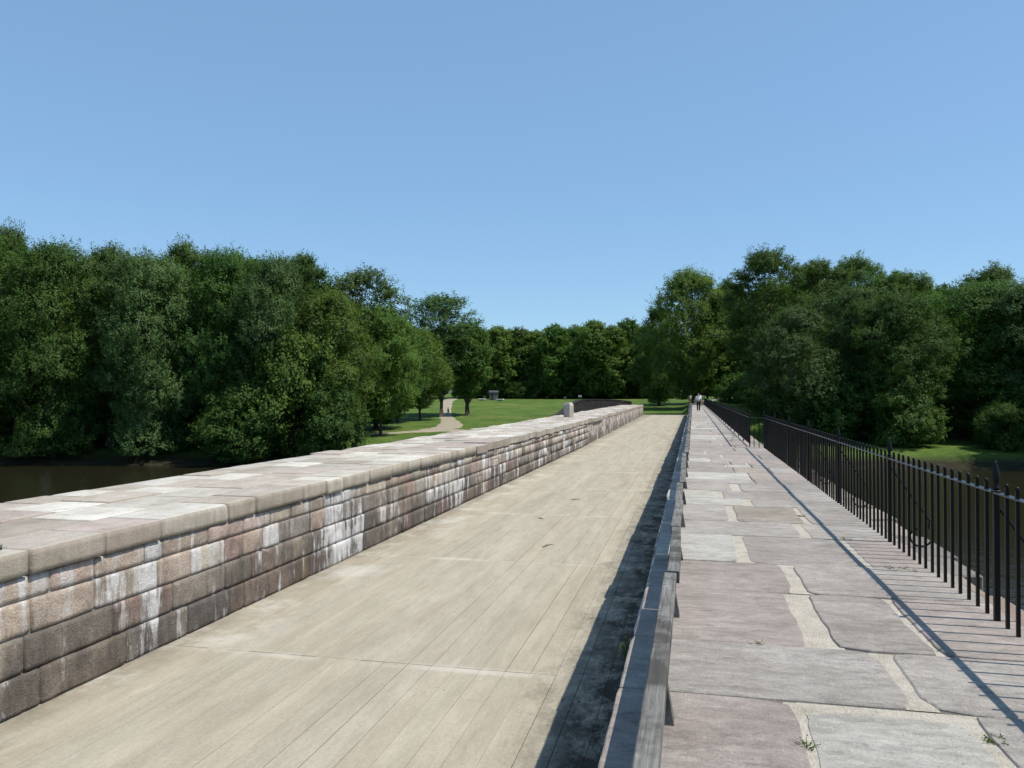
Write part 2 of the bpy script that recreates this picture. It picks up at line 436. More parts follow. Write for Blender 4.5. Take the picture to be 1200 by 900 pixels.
# loose silt and clods in the shade of the towpath wall
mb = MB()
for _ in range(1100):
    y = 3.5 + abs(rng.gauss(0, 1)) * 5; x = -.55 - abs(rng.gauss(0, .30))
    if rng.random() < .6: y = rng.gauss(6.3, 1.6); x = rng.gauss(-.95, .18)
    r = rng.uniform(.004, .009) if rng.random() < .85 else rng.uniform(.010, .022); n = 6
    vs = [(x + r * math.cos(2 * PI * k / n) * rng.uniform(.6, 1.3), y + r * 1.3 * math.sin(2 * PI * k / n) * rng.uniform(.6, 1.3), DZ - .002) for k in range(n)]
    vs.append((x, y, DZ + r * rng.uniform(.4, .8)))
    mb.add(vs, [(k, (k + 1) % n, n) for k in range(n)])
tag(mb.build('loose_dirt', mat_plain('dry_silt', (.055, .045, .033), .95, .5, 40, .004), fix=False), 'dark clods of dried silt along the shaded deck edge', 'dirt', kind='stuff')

# ------------------------------------------------------------------ berm parapet wall
STONES = [(.27, .232, .190), (.30, .25, .205), (.25, .222, .190), (.30, .232, .195), (.215, .195, .172), (.33, .29, .24), (.27, .205, .175), (.32, .28, .235), (.19, .172, .158), (.285, .26, .22)]
PK2 = (.31, .248, .220); PINK = (.245, .182, .162)
wall = thing('parapet_wall', 'thick stone parapet wall with lime streaked blocks and a wide pale slab top', 'wall', (-8.3, 0, 0))
def loc(mbb, root):
    mbb.v = [(v[0] - root.location.x, v[1] - root.location.y, v[2] - root.location.z) for v in mbb.v]; return mbb
courses = [(-.275, -.515), (-.52, -.875), (-.88, -1.255), (-1.26, -1.66)]
mb = MB(); nb_ = MB()
preset = {0: [6.6, 7.25, 7.9, 8.75, 9.1, 10.1, 11.0, 11.8, 12.5], 1: [6.0, 7.0, 7.9, 9.0, 9.7, 10.5, 11.0, 11.6, 12.1], 2: [5.6, 6.9, 8.2, 9.3, 10.5, 11.2, 11.9, 12.9], 3: [5.9, 7.1, 8.4, 9.6, 10.6, 11.0, 11.7, 12.6]}
for ci, (zt, zb) in enumerate(courses):
    y = -3.0; pj = list(preset[ci])
    while y < 127.6:
        L = rng.uniform(.42, 1.25) if y < 40 else rng.uniform(.35, .85)
        if y < 5 and y + L > preset[ci][0] - .15: L = preset[ci][0] - y
        nxt = [p for p in pj if p > y + .1]
        if y > 4.8 and nxt: L = nxt[0] - y
        L = min(L, 127.8 - y + .02)
        if L < .05: break
        col = rng.choice(STONES)
        if rng.random() < .12: col = PINK
        if rng.random() < .012: col = (.25, .19, .135)
        ym = y + L / 2
        wet = .5 + .28 * math.sin(ym * .9 + 1.0) + .22 * math.sin(ym * 2.3 + .4) + .12 * math.sin(ym * .31)
        soot = sm(10, 16, ym) * (1 - sm(40, 58, ym)) * (.22 + .45 * wet)
        lime = max(0., min(1., wet * (rng.uniform(.35, .95) if ym < 11 else rng.uniform(.62, 1.3)) - .18 * (ci == 3) - .30 * (ci == 2) * (ym < 11) - .3 * sm(8, 5, ym) * (ci > 1)))
        if ci in (0, 1) and ym < 7.0: lime = rng.uniform(.6, .95)
        if rng.random() < .30: lime *= .3
        if ci == 1 and (9.6 < ym < 10.6 or 11.3 < ym < 12.4): lime = .85
        if ci < 2 and ym < 12 and lime < .6: col = rng.choice(((.325, .268, .222), (.335, .282, .237), (.315, .275, .23), PK2))
        if ci == 1 and 10.6 < ym < 11.3: col = PINK; lime = .25
        k = rng.uniform(.82, 1.18) * (1.22, 1.22, .88, .74)[ci] * (1 - .55 * soot * rng.random())
        if rng.random() < .25 * soot: k *= .55
        col = tuple(c * k for c in col) + (lime,)
        xf = wx(ym) + rng.uniform(-.009, .010) + (0, .004, .024, .032)[ci]
        bv = rng.uniform(.012, .030)
        split = rng.random() < .05 and ci < 3 and y > 22
        if split:
            zm = (zt + zb) / 2 + rng.uniform(-.06, .06)
            mb.box(xf - .3, xf, y + .006, y + L - .006, zm + .005, zt, col, bv, .008)
            mb.box(xf - .3, xf + .004, y + .006, y + L - .006, zb, zm - .005, tuple(c * .9 for c in col), bv, .008)
        elif y < 52:
            nb_.rough(xf - .16, xf, y + .003, y + L - .003, zb + .002, zt - .002, col, r=rng.uniform(.011, .022) if y < 16 else rng.uniform(.008, .014), amp=rng.uniform(.006, .012), step=.05 if y < 16 else .08 if y < 30 else .13, faces='xzby')
        else:
            mb.box(xf - .3, xf, y + .002, y + L - .002, zb + .001, zt - .001, col, bv * .8, .007)
        y += L
loc(mb, wall).build('block_face', M['masonry'], wall)
loc(nb_, wall).build('dressed_face', M['masonry'], wall, smooth=True, weld=True)
mb = MB()
n = 66
for i in range(n):
    a, b = -3 + i * 2, min(-3 + (i + 1) * 2, 127.8)
    if a >= 127.8: break
    xa, xb = wx(a) - .022, wx(b) - .022
    vs = [(xa, a, -9.6), (xb, b, -9.6), (xb, b, -.02), (xa, a, -.02), (-9.9, a, -9.6), (-9.9, b, -9.6), (-9.9, b, -.02), (-9.9, a, -.02)]
    mb.add([(x, y, min(z, -.29)) for x, y, z in vs], [(0, 1, 2, 3), (4, 7, 6, 5), (2, 6, 7, 3)] + ([(0, 3, 7, 4)] if i == 0 else []) + ([(1, 5, 6, 2)] if b >= 127.8 else []))
loc(mb, wall).build('rubble_core', M['joint'], wall, fix=False)
mb = MB(); nb_ = MB()
TOPS = [(.45, .418, .36), (.49, .46, .40), (.41, .365, .315), (.41, .345, .31), (.52, .49, .435), (.435, .40, .345), (.38, .335, .285)]
FRONT = [5.2, 6.94, 8.01, 9.03, 10.57, 11.31, 12.86, 13.77, 14.48, 15.8]
edges = [0, .78, 1.75, 2.62, 3.35]
for r in range(4):
    y = -3.05
    while y < 127.7:
        L = rng.uniform(.75, 1.7) * (1.0 if r else .85)
        if r == 0:
            nxt = [p for p in FRONT if p > y + .1]
            if y < 5.15 and y + L > 4.9: L = 5.2 - y
            elif y >= 5.1 and nxt: L = nxt[0] - y
        L = min(L, 127.95 - y)
        if L < .05: break
        ym = y + L / 2; oh = .05 + rng.uniform(-.015, .015)
        if 52 < ym < 64: oh += .16 * math.sin((ym - 52) / 12 * PI)
        k = rng.uniform(.88, 1.12); col = tuple(c * k for c in rng.choice(TOPS))
        xa = wx(ym) + oh if r == 0 else wx(ym) - edges[r] - .004
        xb = wx(ym) - edges[r + 1] + .004
        if r == 3: xb += rng.uniform(-.12, .12)
        zt = rng.uniform(-.014, .014) + (0 if r else rng.uniform(-.006, .01))
        if y < 24 and y > 3: nb_.rough(xb, xa, y + .007, y + L - .007, zt - .268, zt, col, r=rng.uniform(.012, .024), amp=.007, step=.055 if y < 15 else .09, faces='xzbyw' if r == 3 else 'xzby')
        else: mb.box(xb, xa, y + .006, y + L - .006, zt - .268, zt, col, rng.uniform(.010, .024), .014)
        y += L
loc(mb, wall).build('coping', M['coping'], wall)
loc(nb_, wall).build('worn_coping', M['coping'], wall, smooth=True, weld=True)
# stone post standing on the wall
px_, py_ = -8.55, 55.6
post = thing('stone_post', 'squat pale squared stone post standing alone on the parapet top', 'stone post', (px_, py_, .022)); post.rotation_euler = (0, 0, R(-27)); post.scale = (.80, .80, 1)
mb = MB(); mb.box(-.34, .34, -.32, .32, .01, .86, (.56, .54, .50), .02, .01)
mb.build('shaft', M['coping'], post)
mb = MB(); mb.add([(-.34, -.32, .862), (.34, -.32, .862), (.34, .32, .862), (-.34, .32, .862), (-.24, -.22, 1.04), (.24, -.22, 1.04), (.24, .22, 1.04), (-.24, .22, 1.04)],
                  [(0, 1, 5, 4), (1, 2, 6, 5), (2, 3, 7, 6), (3, 0, 4, 7), (4, 5, 6, 7), (0, 3, 2, 1)], (.60, .58, .54))
mb.build('chamfered_cap', M['coping'], post)
# dark wing wall flaring away behind the post
wing = thing('wing_wall', 'soot black curved wing wall flaring from the far end of the parapet', 'wall', (-13, 118, 0))
cl = [(-9.6, 127.4, .55), (-11.2, 126.6, .80), (-13.2, 124.2, .90), (-15.2, 121.2, .92), (-16.7, 118.2, .85), (-17.4, 115.6, .35), (-17.9, 113.2, -.35), (-18.3, 111, -.95), (-18.8, 108.0, -1.30), (-19.1, 105, -1.7)]
mb = MB(); cap = MB()
for (a, b) in zip(cl, cl[1:]):
    dx, dy = b[0] - a[0], b[1] - a[1]; L = math.hypot(dx, dy); ox, oy = -dy / L * .35, dx / L * .35
    m3 = max(1, int(L / .9))
    for zc in range(17):
        z0 = -6.2 + zc * .44
        for k in range(m3):
            t0, t1 = (k + .01) / m3, (k + .99) / m3
            p, q = (a[0] + dx * t0, a[1] + dy * t0), (a[0] + dx * t1, a[1] + dy * t1)
            h = a[2] + (b[2] - a[2]) * (t0 + t1) / 2
            z1 = min(z0 + .43, h - .14)
            if z1 <= z0 + .05: continue
            j = rng.uniform(-.02, .02)
            vs = [(p[0] + ox * s + j, p[1] + oy * s, z) for s in (-1, 1) for z in (z0, z1)] + [(q[0] + ox * s + j, q[1] + oy * s, z) for s in (-1, 1) for z in (z0, z1)]
            mb.add(vs, [(0, 1, 3, 2), (4, 6, 7, 5), (0, 4, 5, 1), (2, 3, 7, 6), (0, 2, 6, 4), (1, 5, 7, 3)])
    ox *= 1.2; oy *= 1.2
    vs = [(a[0] + ox * s, a[1] + oy * s, a[2] - w) for s in (-1, 1) for w in (.13, 0)] + [(b[0] + ox * s, b[1] + oy * s, b[2] - w) for s in (-1, 1) for w in (.13, 0)]
    cap.add(vs, [(0, 1, 3, 2), (4, 6, 7, 5), (0, 4, 5, 1), (2, 3, 7, 6), (0, 2, 6, 4), (1, 5, 7, 3)])
loc(mb, wing).build('stonework', M['darkstone'], wing)
loc(cap, wing).build('capstones', M['darkstone'], wing)

# ------------------------------------------------------------------ towpath wall, ledge and paving
twall = thing('towpath_wall', 'masonry wall carrying the paved walkway between trough and river', 'wall', (.9, 0, 0))
mb = MB()
for (zt, zb) in ((-.16, -.52), (-.525, -.90), (-.905, -1.28), (-1.285, -1.70)):
    y = -3
    while y < 128:
        L = min(rng.uniform(.6, 1.4), 128.2 - y)
        col = tuple(c * rng.uniform(.7, 1.0) for c in rng.choice(STONES))
        xf = -.435 + rng.uniform(-.01, .01)
        mb.box(xf, xf + .3, y + .005, y + L - .005, zb + .004, zt - .004, col, .012, .008); y += L
loc(mb, twall).build('trough_face', M['masonry'], twall)
mb = MB(); mb.box(-.40, 2.28, -3, 26.0, -9.6, -.17); mb.box(-.40, 1.98, 26.002, 128.2, -9.6, -.17)
loc(mb, twall).build('rubble_core', M['core'], twall)
# river-side ledge, a little lower than the paving, and the trough-side lip
mb = MB(); y = -3
while y < 128:
    L = min(rng.uniform(.7, 1.5), 128.2 - y)
    if y < 7.35 < y + L: L = 7.35 - y
    elif 7.3 < y < 7.4: L = .68
    xr = 2.60 if y < 26 else 2.25
    xr += rng.uniform(-.04, .03)
    if 7.3 < y < 7.4: xr = 2.40
    if y < 7.3: xr -= .12
    k = rng.uniform(.85, 1.1); col = tuple(c * k for c in rng.choice(STONES[:6]))
    x0 = 2.23 if y < 25.4 else 1.90
    mb.box(x0, xr, y + .004, y + L - .004, -.36, -.045 + rng.uniform(-.02, .01), col, .015, .01); y += L
loc(mb, twall).build('ledge', M['coping'], twall)

flag = MB()
def slab(x0, x1, y0, y1, col, skew=0., round_=.11, zt=None):
    """one flagstone: hand-cut outline, worn edge"""
    zt = rng.uniform(-.002, .009) if zt is None else zt
    ph = [rng.uniform(0, 6.28) for _ in range(6)]
    wa = rng.uniform(.3, 1.3)
    def wob(t, q): return wa * (.006 * math.sin(t * 3.1 + ph[q]) + .004 * math.sin(t * 8.3 + ph[q + 1])) + rng.uniform(-.004, .004)
    pts = []
    st = .09
    nx_, ny_ = max(2, int((x1 - x0) / st)), max(2, int((y1 - y0) / st))
    for i in range(nx_): t = i / nx_; pts.append([x0 + (x1 - x0) * t, y0 + wob(t * (x1 - x0) * 2, 0) * .5])
    for i in range(ny_): t = i / ny_; pts.append([x1 + wob(t * (y1 - y0) * 2, 1) + skew * (t - .5), y0 + (y1 - y0) * t])
    for i in range(nx_): t = i / nx_; pts.append([x1 - (x1 - x0) * t, y1 + wob(t * (x1 - x0) * 2, 2) * .5])
    for i in range(ny_): t = i / ny_; pts.append([x0 + wob(t * (y1 - y0) * 2, 3) * (.35 if x0 < -.3 else 1), y1 - (y1 - y0) * t])
    for c in ((x0, y0), (x1, y0), (x1, y1), (x0, y1)):
        r = (.03 if c[0] < -.3 or c[0] > 2 else round_) * rng.uniform(.3, 1.6)
        for p in pts:
            d = math.hypot(p[0] - c[0], p[1] - c[1])
            if d < r:
                cx, cy = (x0 + x1) / 2, (y0 + y1) / 2
                k = (r - d) * .35; L = math.hypot(cx - p[0], cy - p[1]); p[0] += (cx - p[0]) / L * k; p[1] += (cy - p[1]) / L * k
    cx, cy = sum(p[0] for p in pts) / len(pts), sum(p[1] for p in pts) / len(pts)
    n = len(pts); vs = []; tx, ty = rng.uniform(-.003, .003), rng.uniform(-.003, .003)
    def inset(p, k):
        L = math.hypot(cx - p[0], cy - p[1]); return (p[0] + (cx - p[0]) / L * k, p[1] + (cy - p[1]) / L * k)
    for k, dz in ((.016, 0), (.005, -.006), (0, -.03)):
        for p in pts:
            q = inset(p, k); vs.append((*q, zt + dz + (q[0] - cx) * tx + (q[1] - cy) * ty))
    vs.append((cx, cy, zt))
    fs = [(i, (i + 1) % n, 3 * n) for i in range(n)]
    for lv in (0, 1):
        for i in range(n):
            j = (i + 1) % n; fs.append((lv * n + i, lv * n + n + i, lv * n + n + j, lv * n + j))
    flag.add(vs, fs, col)
G1, G2, PK, WH, BR = (.338, .306, .276), (.364, .336, .306), (.345, .300, .272), (.43, .412, .372), (.325, .287, .244)
XL, XR = -.385, 2.22
rows = [
 (2.1, 4.40, [(XL, .48, PK), (.545, 1.27, WH, -.10), (1.37, XR, G2)]),
 (4.41, 5.345, [(XL, 1.085, G2), (1.185, XR, G2)]),
 (5.355, 6.77, [(XL, .70, PK), (.90, 1.45, G1), (1.49, XR, PK)]),
 (6.78, 7.91, [(XL, .79, PK), (.915, XR, G1)]),
 (7.92, 9.42, [(XL, .42, WH), (.545, 1.56, G1), (1.63, XR, PK)]),
 (9.43, 10.46, [(XL, 1.185, G2), (1.30, XR, G2)]),
 (10.47, 11.93, [(XL, .44, G2), (.565, 1.36, BR), (1.42, XR, G1)]),
 (11.94, 12.75, [(XL, .72, WH), (.86, XR, G2)]),
 (12.76, 13.7, [(XL, .35, WH), (.47, 1.5, G1), (1.55, XR, G2)]),
 (13.71, 14.9, [(XL, .62, G1), (.80, XR, G2)])]
for a in (-3.0, -.45):
    rows.append((a, a + 2.54, [(XL, .8, G1), (.86, XR, G2)]))
y = 14.91
while y < 127.6:
    d = min(rng.uniform(.55, 1.45), 128 - y); xr = XR if y < 25.3 else 1.88
    cuts = sorted(rng.uniform(.1, 1.7) for _ in range(rng.choice((1, 1, 2, 2))))
    x = XL; row = []
    for c in cuts:
        if c - x < .35: continue
        g = rng.choice((.012, .025, .08)); row.append((x, c - g / 2, rng.choice((G1, G2, PK, WH, G1, G2, BR)))); x = c + g / 2
    row.append((x, xr, rng.choice((G1, G2, PK))))
    rows.append((y, y + d - .012, row)); y += d
for (a, b, sl) in rows:
    for i, (x0, x1, c, *dy) in enumerate(sl):
        if i and x0 - sl[i - 1][1] > .06: x0 -= .015
        if i < len(sl) - 1 and sl[i + 1][0] - x1 > .06: x1 += .015
        k = rng.uniform(.92, 1.08); xx0 = x0 + (rng.uniform(-.035, .03) if i == 0 else 0)
        slab(xx0, x1, a + .002, b + (dy[0] if dy else 0), tuple(q * k for q in c), rng.uniform(-.04, .04) * (i < len(sl) - 1) * .4)
        # the slab body under the worn top, so that the lip over the trough has its full thickness
        if i == 0: flag.box(xx0 + .004, x0 + .30, a + .012, b - .012, -.155, -.022, tuple(q * k * .9 for q in c))
o = len(flag.v)
m2 = [(-.33, -3, -.0085), (2.235, -3, -.0085), (2.235, 25.4, -.0085), (-.33, 25.4, -.0085), (1.89, 25.4, -.0085), (1.89, 128, -.0085), (-.33, 128, -.0085)]
flag.v += m2; flag.c += [(1, 1, 1, 1)] * 7; flag.f += [(o, o + 1, o + 2, o + 3), (o + 3, o + 4, o + 5, o + 6)]; flag.mi += [1, 1]
flag.add([(.52, 4.25, -.0045), (1.40, 4.25, -.0045), (1.40, 4.402, -.0045), (.52, 4.402, -.0045)], [(0, 1, 2, 3)], mi=1)
# mortar fillets in the wide joints, nearly level with the stones
for (a, b, sl) in rows:
    for (p, q) in zip(sl, sl[1:]):
        mid = (p[1] + q[0]) / 2
        if q[0] - p[1] > .03:
            flag.add([(p[1] - .03, a + .01, -.0042), (q[0] + .03, a + .01, -.0042), (q[0] + .03, b - .01, -.0042), (p[1] - .03, b - .01, -.0042)], [(0, 1, 2, 3)], mi=1)
tag(flag.build('walkway', [M['flag'], M['mortar']], fix=False), 'walkway of large grey and pinkish flagstones with cream mortar joints', kind='structure')

# ------------------------------------------------------------------ timber kerb rail
rail = thing('timber_rail', 'low weathered grey timber kerb rail on short blocks along the walkway edge', 'rail', (-.17, 0, 0))
joints = [-.6, 1.95, 6.05, 8.1, 10.15, 12.4, 14.6]
while joints[-1] < 127: joints.append(joints[-1] + rng.choice((2.05, 2.05, 3.1, 4.1)))
sup = []
for i, (a, b) in enumerate(zip(joints, joints[1:])):
    mb = MB(); ox = rng.uniform(-.018, .018) if b > 7 else 0; oz = rng.uniform(-.018, .018) if b > 7 else 0
    tw = rng.uniform(-.012, .012)
    n = max(2, int((b - a) / .5)); vs = []
    bow, boz = rng.uniform(-.012, .012), rng.uniform(-.010, .010)
    for k in range(n + 1):
        t = k / n; y = a + .006 + (b - a - .012) * t; s_ = math.sin(PI * t)
        ex = .006 if k in (0, n) else 0
        x_ = ox + tw * (t - .5) * 2 + bow * s_; z_ = .235 + oz + boz * s_
        for (qx, qz) in ((-.046, -.045), (.046, -.045), (.046, .038), (.040, .045), (-.040, .045), (-.046, .038)):
            vs.append((x_ + qx * (1 - ex), y, z_ + qz * (1 - ex)))
    fs = [tuple(range(6)), tuple(range(n * 6, n * 6 + 6))]
    for k in range(n):
        for q in range(6): fs.append((k * 6 + q, k * 6 + (q + 1) % 6, k * 6 + 6 + (q + 1) % 6, k * 6 + 6 + q))
    mb.add(vs, fs)
    if i < 45: mb.build('beam', M['wood'], rail)
bl = MB()
bl.add([(-.072, -.05, 0), (.072, -.05, 0), (.072, .05, 0), (-.072, .05, 0), (-.040, -.045, .187), (.040, -.045, .187), (.040, .045, .187), (-.040, .045, .187)],
       [(0, 3, 2, 1), (4, 5, 6, 7), (0, 1, 5, 4), (1, 2, 6, 5), (2, 3, 7, 6), (3, 0, 4, 7)])
bme = bl.mesh('support_block', M['wood'])
y = 1.98; k = 0
while y < 127:
    b = link('support_block', bme, rail, (rng.uniform(-.005, .005), y + rng.uniform(-.03, .03), .002)); y += 1.98; k += 1
# cross kerb at the far end of the paving
rail2 = thing('end_rail', 'low grey timber rail across the far end of the walkway', 'rail', (.7, 127.6, 0))
mb = MB(); mb.box(-.95, .95, -.06, .06, .20, .32, bev=.006); mb.build('beam', M['wood'], rail2)
for x in (-.8, 0, .8): link('support_block', bme, rail2, (x, 0, .005))

# ------------------------------------------------------------------ iron fences
def picket_mesh(h, z0=0.):
    mb = MB(); mb.box(-.0112, .0112, -.0112, .0112, z0, h - .02)
    mb.lathe([(.002, -.024), (.011, -.018), (.0135, -.006), (.011, .006), (.003, .012)], (0, 0, h - .004), 8)
    return mb.mesh('picket', M['iron'])
def post_mesh():
    mb = MB(); mb.box(-.019, .019, -.019, .019, -.02, .918, bev=.003)
    mb.box(-.025, .025, -.025, .025, .918, .932, bev=.003)
    return mb.mesh('post', M['iron'])
def spear_mesh():
    mb = MB(); mb.lathe([(.016, .932), (.026, .944), (.018, .958), (.015, .97), (.023, 1.0), (.026, 1.03), (.019, 1.08), (.009, 1.12), (.003, 1.14)], n=8)
    return mb.mesh('spearhead', M['iron'], smooth=True)
def brace_mesh():
    pts = [(.02, 0, .80), (.28, 0, .42), (.40, 0, .24)]
    cx, cz, r = .30, .075, .135
    for k in range(15):
        a = R(50) - k * R(23); rr = r * (1 - .028 * k); pts.append((cx + rr * math.cos(a), 0, cz + rr * math.sin(a)))
    mb = MB(); mb.tube(pts, .011, 6); return mb.mesh('brace', M['iron'])
pk, pkf, po, sp, br = picket_mesh(.985, -.02), picket_mesh(.985, .09), post_mesh(), spear_mesh(), brace_mesh()
def rail_part(root, x0, y0, x1, y1, z, w=.052, h=.011, name='top_rail'):
    L = math.hypot(x1 - x0, y1 - y0); mb = MB(); mb.box(-w / 2, w / 2, .02, L - .02, z - h, z, bev=.002)
    o = mb.build(name, M['railiron'], root); o.location = (x0, y0, 0); o.rotation_euler = (0, 0, math.atan2(-(x1 - x0), y1 - y0)); return o
def post_at(root, x, y, z=0.):
    o = link('post', po, root, (x, y, z)); link('spearhead', sp, o); return o
FX = 2.085
fence = thing('iron_fence', 'near run of black iron fence with spear topped posts beside the walkway', 'fence', (FX, 0, 0))
extra = MB()
posts = [3.12 + 3.13 * k for k in range(8)]; posts[-1] = 25.03
cand = []
for a, b in zip(posts, posts[1:]):
    post_at(fence, 0, a, -.005); link('brace', br, fence, (0, a, 0))
    rail_part(fence, 0, a, 0, b, .915)
    for k in range(1, 16): cand.append(a + (b - a) * k / 16)
post_at(fence, 0, posts[-1], -.005)
for i, y in enumerate(cand):
    if i >= len(cand) - 97: link('picket', pk, fence, (rng.uniform(-.003, .003), y + rng.uniform(-.006, .006), 0))
    else: extra.box(-.0095, .0095, y - .0095, y + .0095, 0, .99); extra.lathe([(.002, -.02), (.0135, -.006), (.003, .012)], (0, y, 1.008), 6)
tag(extra.build('picket_row', M['iron'], fence), kind='stuff')
rail_part(fence, 0, 25.03, -.41, 25.5, .915, name='return_rail')
for t in (.33, .66): link('picket', pk, fence, (-.41 * t, 25.03 + .47 * t, 0))

FX2 = 1.70
fence2 = thing('iron_fence', 'far run of black iron fence set inward and running on to the trees', 'fence', (FX2, 0, 0))
y = 25.5; cand = []; nrails = 0
while y < 127.5:
    b = min(y + 3.13, 128); post_at(fence2, 0, y, -.005)
    rail_part(fence2, 0, y, 0, b, .915); rail_part(fence2, 0, y, 0, b, .115, name='bottom_rail')
    for k in range(1, 16): cand.append(y + (b - y) * k / 16)
    y = b
post_at(fence2, 0, 128)
extra = MB()
for i, yy in enumerate(cand):
    if i < 99: link('picket', pkf, fence2, (0, yy + rng.uniform(-.006, .006), 0))
    else:
        extra.box(-.0112, .0112, yy - .0112, yy + .0112, .09, .985)
        extra.lathe([(.002, -.024), (.0135, -.006), (.003, .012)], (0, yy, 1.008), 5)
tag(extra.build('picket_row', M['iron'], fence2), kind='stuff')

# ------------------------------------------------------------------ trees
def leaf_quads(P, Nn, size, asp, shade, fold, rs):
    """rhombic leaf sprays at P with normals Nn"""
    n = len(P); Nn = Nn / (np.linalg.norm(Nn, axis=1, keepdims=True) + 1e-9)
    t = rs.randn(n, 3); t -= Nn * (t * Nn).sum(1, keepdims=True); t /= np.linalg.norm(t, axis=1, keepdims=True) + 1e-9
    b = np.cross(Nn, t); s = size[:, None]
    v = np.empty((n, 4, 3), np.float32)
    v[:, 0] = P - t * s * .5
    v[:, 1] = P + b * s * asp * .5 + Nn * s * fold
    v[:, 2] = P + t * s * .5
    v[:, 3] = P - b * s * asp * .5 + Nn * s * fold
    return v, np.repeat(shade, 4)
def leaf_mesh(name, v, sh, mat):
    n = len(v); me = bpy.data.meshes.new(name)
    me.vertices.add(n * 4); me.vertices.foreach_set('co', v.reshape(-1).astype(np.float32))
    me.loops.add(n * 4); me.loops.foreach_set('vertex_index', np.arange(n * 4, dtype=np.int32))
    me.polygons.add(n); me.polygons.foreach_set('loop_start', np.arange(0, n * 4, 4, dtype=np.int32))
    a = me.attributes.new('Leaf', 'FLOAT', 'POINT'); a.data.foreach_set('value', sh.astype(np.float32))
    me.materials.append(mat); me.update(calc_edges=True); me.validate(); return me
def unit(v): return v / (np.linalg.norm(v, axis=-1, keepdims=True) + 1e-9)

